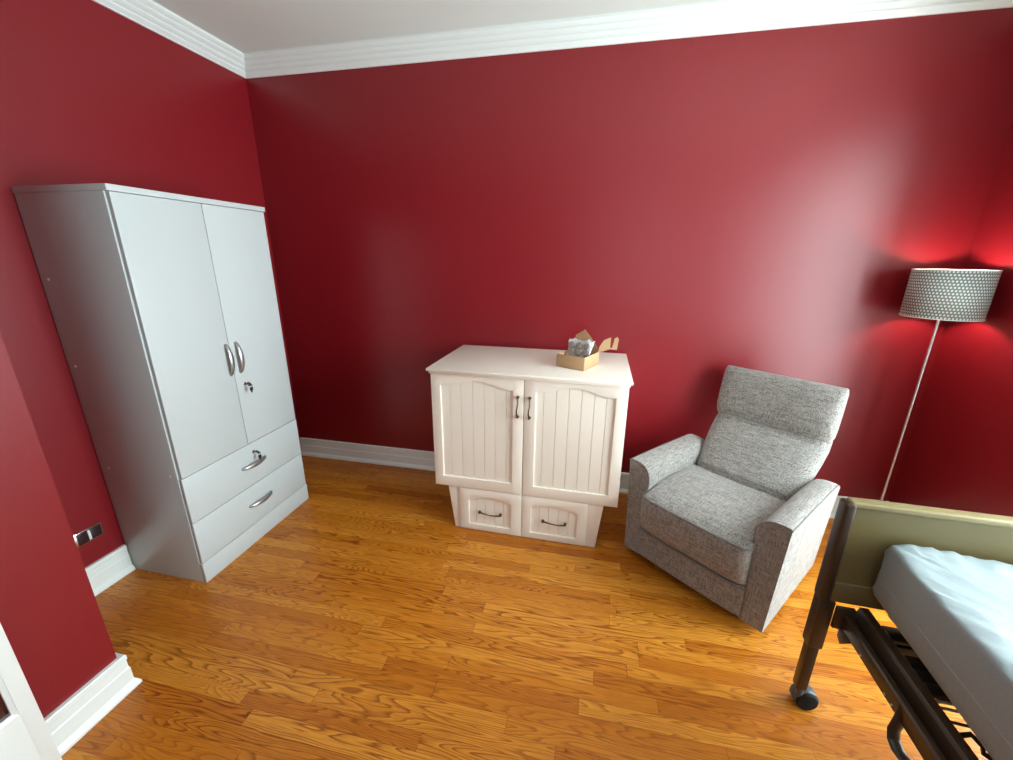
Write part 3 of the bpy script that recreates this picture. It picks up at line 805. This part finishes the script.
def mattress():
    LX, LY, T = .86, 1.94, .155
    o = thing('mattress', 'thick mattress in a white fitted cover lying on the brown bed frame', 'mattress', (3.150, -1.353, .543), R(-4.0))
    mb = MB(); nu = 26; n = 96; rings = []
    # closed side outline as a rounded rectangle, stacked rings from bottom to top, then top fan grid
    def outline(ins, rad, m):
        pts = []
        x0, x1, y0, y1 = ins, LX - ins, -LY + ins, -ins
        cs = [((x1 - rad), (y1 - rad), 0), ((x0 + rad), (y1 - rad), 90), ((x0 + rad), (y0 + rad), 180), ((x1 - rad), (y0 + rad), 270)]
        for i, (cx, cy, a0) in enumerate(cs):
            for k in range(9): a = R(a0 + 90 * k / 8); pts.append((cx + rad * math.cos(a), cy + rad * math.sin(a)))
            nx = cs[(i + 1) % 4]; e0 = pts[-1]; a = R(nx[2]); e1 = (nx[0] + rad * math.cos(a), nx[1] + rad * math.sin(a))
            st = m if i in (0, 2) else m * 2
            for k in range(1, st): t = k / st; pts.append((e0[0] * (1 - t) + e1[0] * t, e0[1] * (1 - t) + e1[1] * t))
        return pts
    ZS = 1.24
    lev = [(.045, 0), (.016, .003), (.004, .012), (.0, .035), (-.004, .075), (-.003, .11), (-.001, .140), (-.0005, .150), (.001, .1565), (.004, .1595), (.012, .1608), (.028, .161), (.044, .161), (.058, .161), (.074, .1615), (.10, .162), (.15, .162), (.22, .162), (.30, .162), (.40, .162)]
    for ins, z in lev:
        ol = outline(ins, max(.010, .030 - ins * .06) if ins < .3 else .010, 44)
        ring = []
        for x, y in ol:
            p = V(x, y, z)
            # pulled folds near the corners of the fitted cover
            cd = min((Vector((x, y)) - Vector(c)).length for c in ((0, 0), (LX, 0), (0, -LY), (LX, -LY)))
            k = math.exp(-(cd / .10) ** 2)
            s = x + y * 1.0
            fold = k * .018 * noise.noise(V(s * 38 + z * 26, (x - y) * 8, 3))
            side = max(0., 1 - ins / .02) if z < .15 else 0
            dirv = V(x - LX / 2, y + LY / 2, 0); dirv = V(math.copysign(1, dirv.x) if abs(x - LX / 2) > LX / 2 - .06 else 0, math.copysign(1, dirv.y) if abs(y + LY / 2) > LY / 2 - .06 else 0, 0)
            p += dirv * side * (fold + .003 * noise.noise(V(x * 5, y * 5, z * 18)))
            if z > .14:
                dE = min(x, LX - x, -y, LY + y)
                w = math.exp(-((dE - .035) / .045) ** 2)
                along = y if min(x, LX - x) < min(-y, LY + y) else x
                p.z += .009 * w * max(-.35, noise.noise(V(along * 42 + dE * 22, dE * 10, 6))) + .004 * noise.noise(V(along * 16 + dE * 30, dE * 22, 11)) + .004 * noise.noise(V(x * 9, y * 4, 3)) + fold * .5
                p.z += .006 * math.exp(-((x - .10) / .12) ** 2 - ((y + .02) / .10) ** 2)
            p.z *= ZS
            ring.append(p)
        rings.append(ring)
    mb.rings(rings, True, True)
    c = mb.build('mattress_cover', M['sheet'], o, ang=180)
    # seam lines of the cover
    for z, r in ((.090, .0016),):
        pts = [(x, y, z) for x, y in outline(-.0045 if z < .1 else .0075, .030, 20)]
        q = MB(); q.tube(pts, r, 6, True); q.build('seam', M['sheet'], c)
mattress()

# ---------------------------------------------------------------- wall outlet behind the wardrobe
def outlet():
    root = thing('wall_outlet', 'horizontal chrome-edged wall outlet low on the left red wall beside the wardrobe', 'outlet', (.001, -1.424, .292))
    mb = MB(); mb.box((-.0005, -.056, -.033), (.005, .056, .033), .004); mb.build('cover_plate', M['chrome'], root)
    for y in (-.026, .026):
        mb = MB(); mb.box((.0045, y - .0205, -.0285), (.0075, y + .0205, .0285), .003); s = mb.build('socket', M['maroon'], root)
        mb = MB(); mb.box((.0074, y - .006, .008), (.0079, y - .003, .018)); mb.box((.0074, y + .003, .008), (.0079, y + .006, .018)); mb.cyl((.0073, y, -.010), (.0079, y, -.010), .003, 10); mb.build('slot', M['black'], s)
    mb = MB(); mb.box((.0045, -.005, -.024), (.009, .005, .024), .002); mb.build('centre_strap', M['caps'], root)
outlet()

# ---------------------------------------------------------------- light
def area(name, loc, rot, sx, sy, p, col):
    l = bpy.data.lights.new(name, 'AREA'); l.shape = 'RECTANGLE'; l.size = sx; l.size_y = sy; l.energy = p; l.color = col
    o = bpy.data.objects.new(name, l); COL.objects.link(o); o.location = loc; o.rotation_euler = rot
    return o
P1, P2 = 292, 22
area('daylight', (XR + TH + .04, (W1['y0'] + W1['y1']) / 2, (W1['z0'] + W1['z1']) / 2), (0, R(90), 0), W1['z1'] - W1['z0'] + .1, W1['y1'] - W1['y0'] + .1, P1, (.87, .96, 1.0))
area('daylight', ((W2['x0'] + W2['x1']) / 2, YB - .20, (W2['z0'] + W2['z1']) / 2), (R(90), 0, 0), W2['x1'] - W2['x0'] + .1, W2['z1'] - W2['z0'] + .1, P2, (.93, .97, 1.0))
w = bpy.data.worlds.new('sky'); S.world = w; w.use_nodes = True
w.node_tree.nodes['Background'].inputs[0].default_value = (.75, .87, 1, 1); w.node_tree.nodes['Background'].inputs[1].default_value = 1.0

# ---------------------------------------------------------------- camera
f_px, yaw, pit, rol = 404.8355, -.2081, -.2945, .0078
fw = V(math.sin(yaw) * math.cos(pit), math.cos(yaw) * math.cos(pit), math.sin(pit))
r0 = V(math.cos(yaw), -math.sin(yaw), 0); u0 = r0.cross(fw)
rr = r0 * math.cos(rol) + u0 * math.sin(rol); uu = -r0 * math.sin(rol) + u0 * math.cos(rol)
cd = bpy.data.cameras.new('camera'); cam = bpy.data.objects.new('camera', cd); COL.objects.link(cam)
mw = Matrix((rr, uu, -fw)).transposed().to_4x4(); mw.translation = V(2.2448, -2.588, 1.5516)
cam.matrix_world = mw
cd.sensor_fit = 'HORIZONTAL'; cd.sensor_width = 36; cd.lens = f_px * 36 / 1013; cd.clip_start = .05
S.camera = cam
S.view_settings.view_transform = 'Standard'; S.view_settings.look = 'None'; S.view_settings.exposure = 0; S.view_settings.gamma = 1
S.view_settings.use_curve_mapping = False
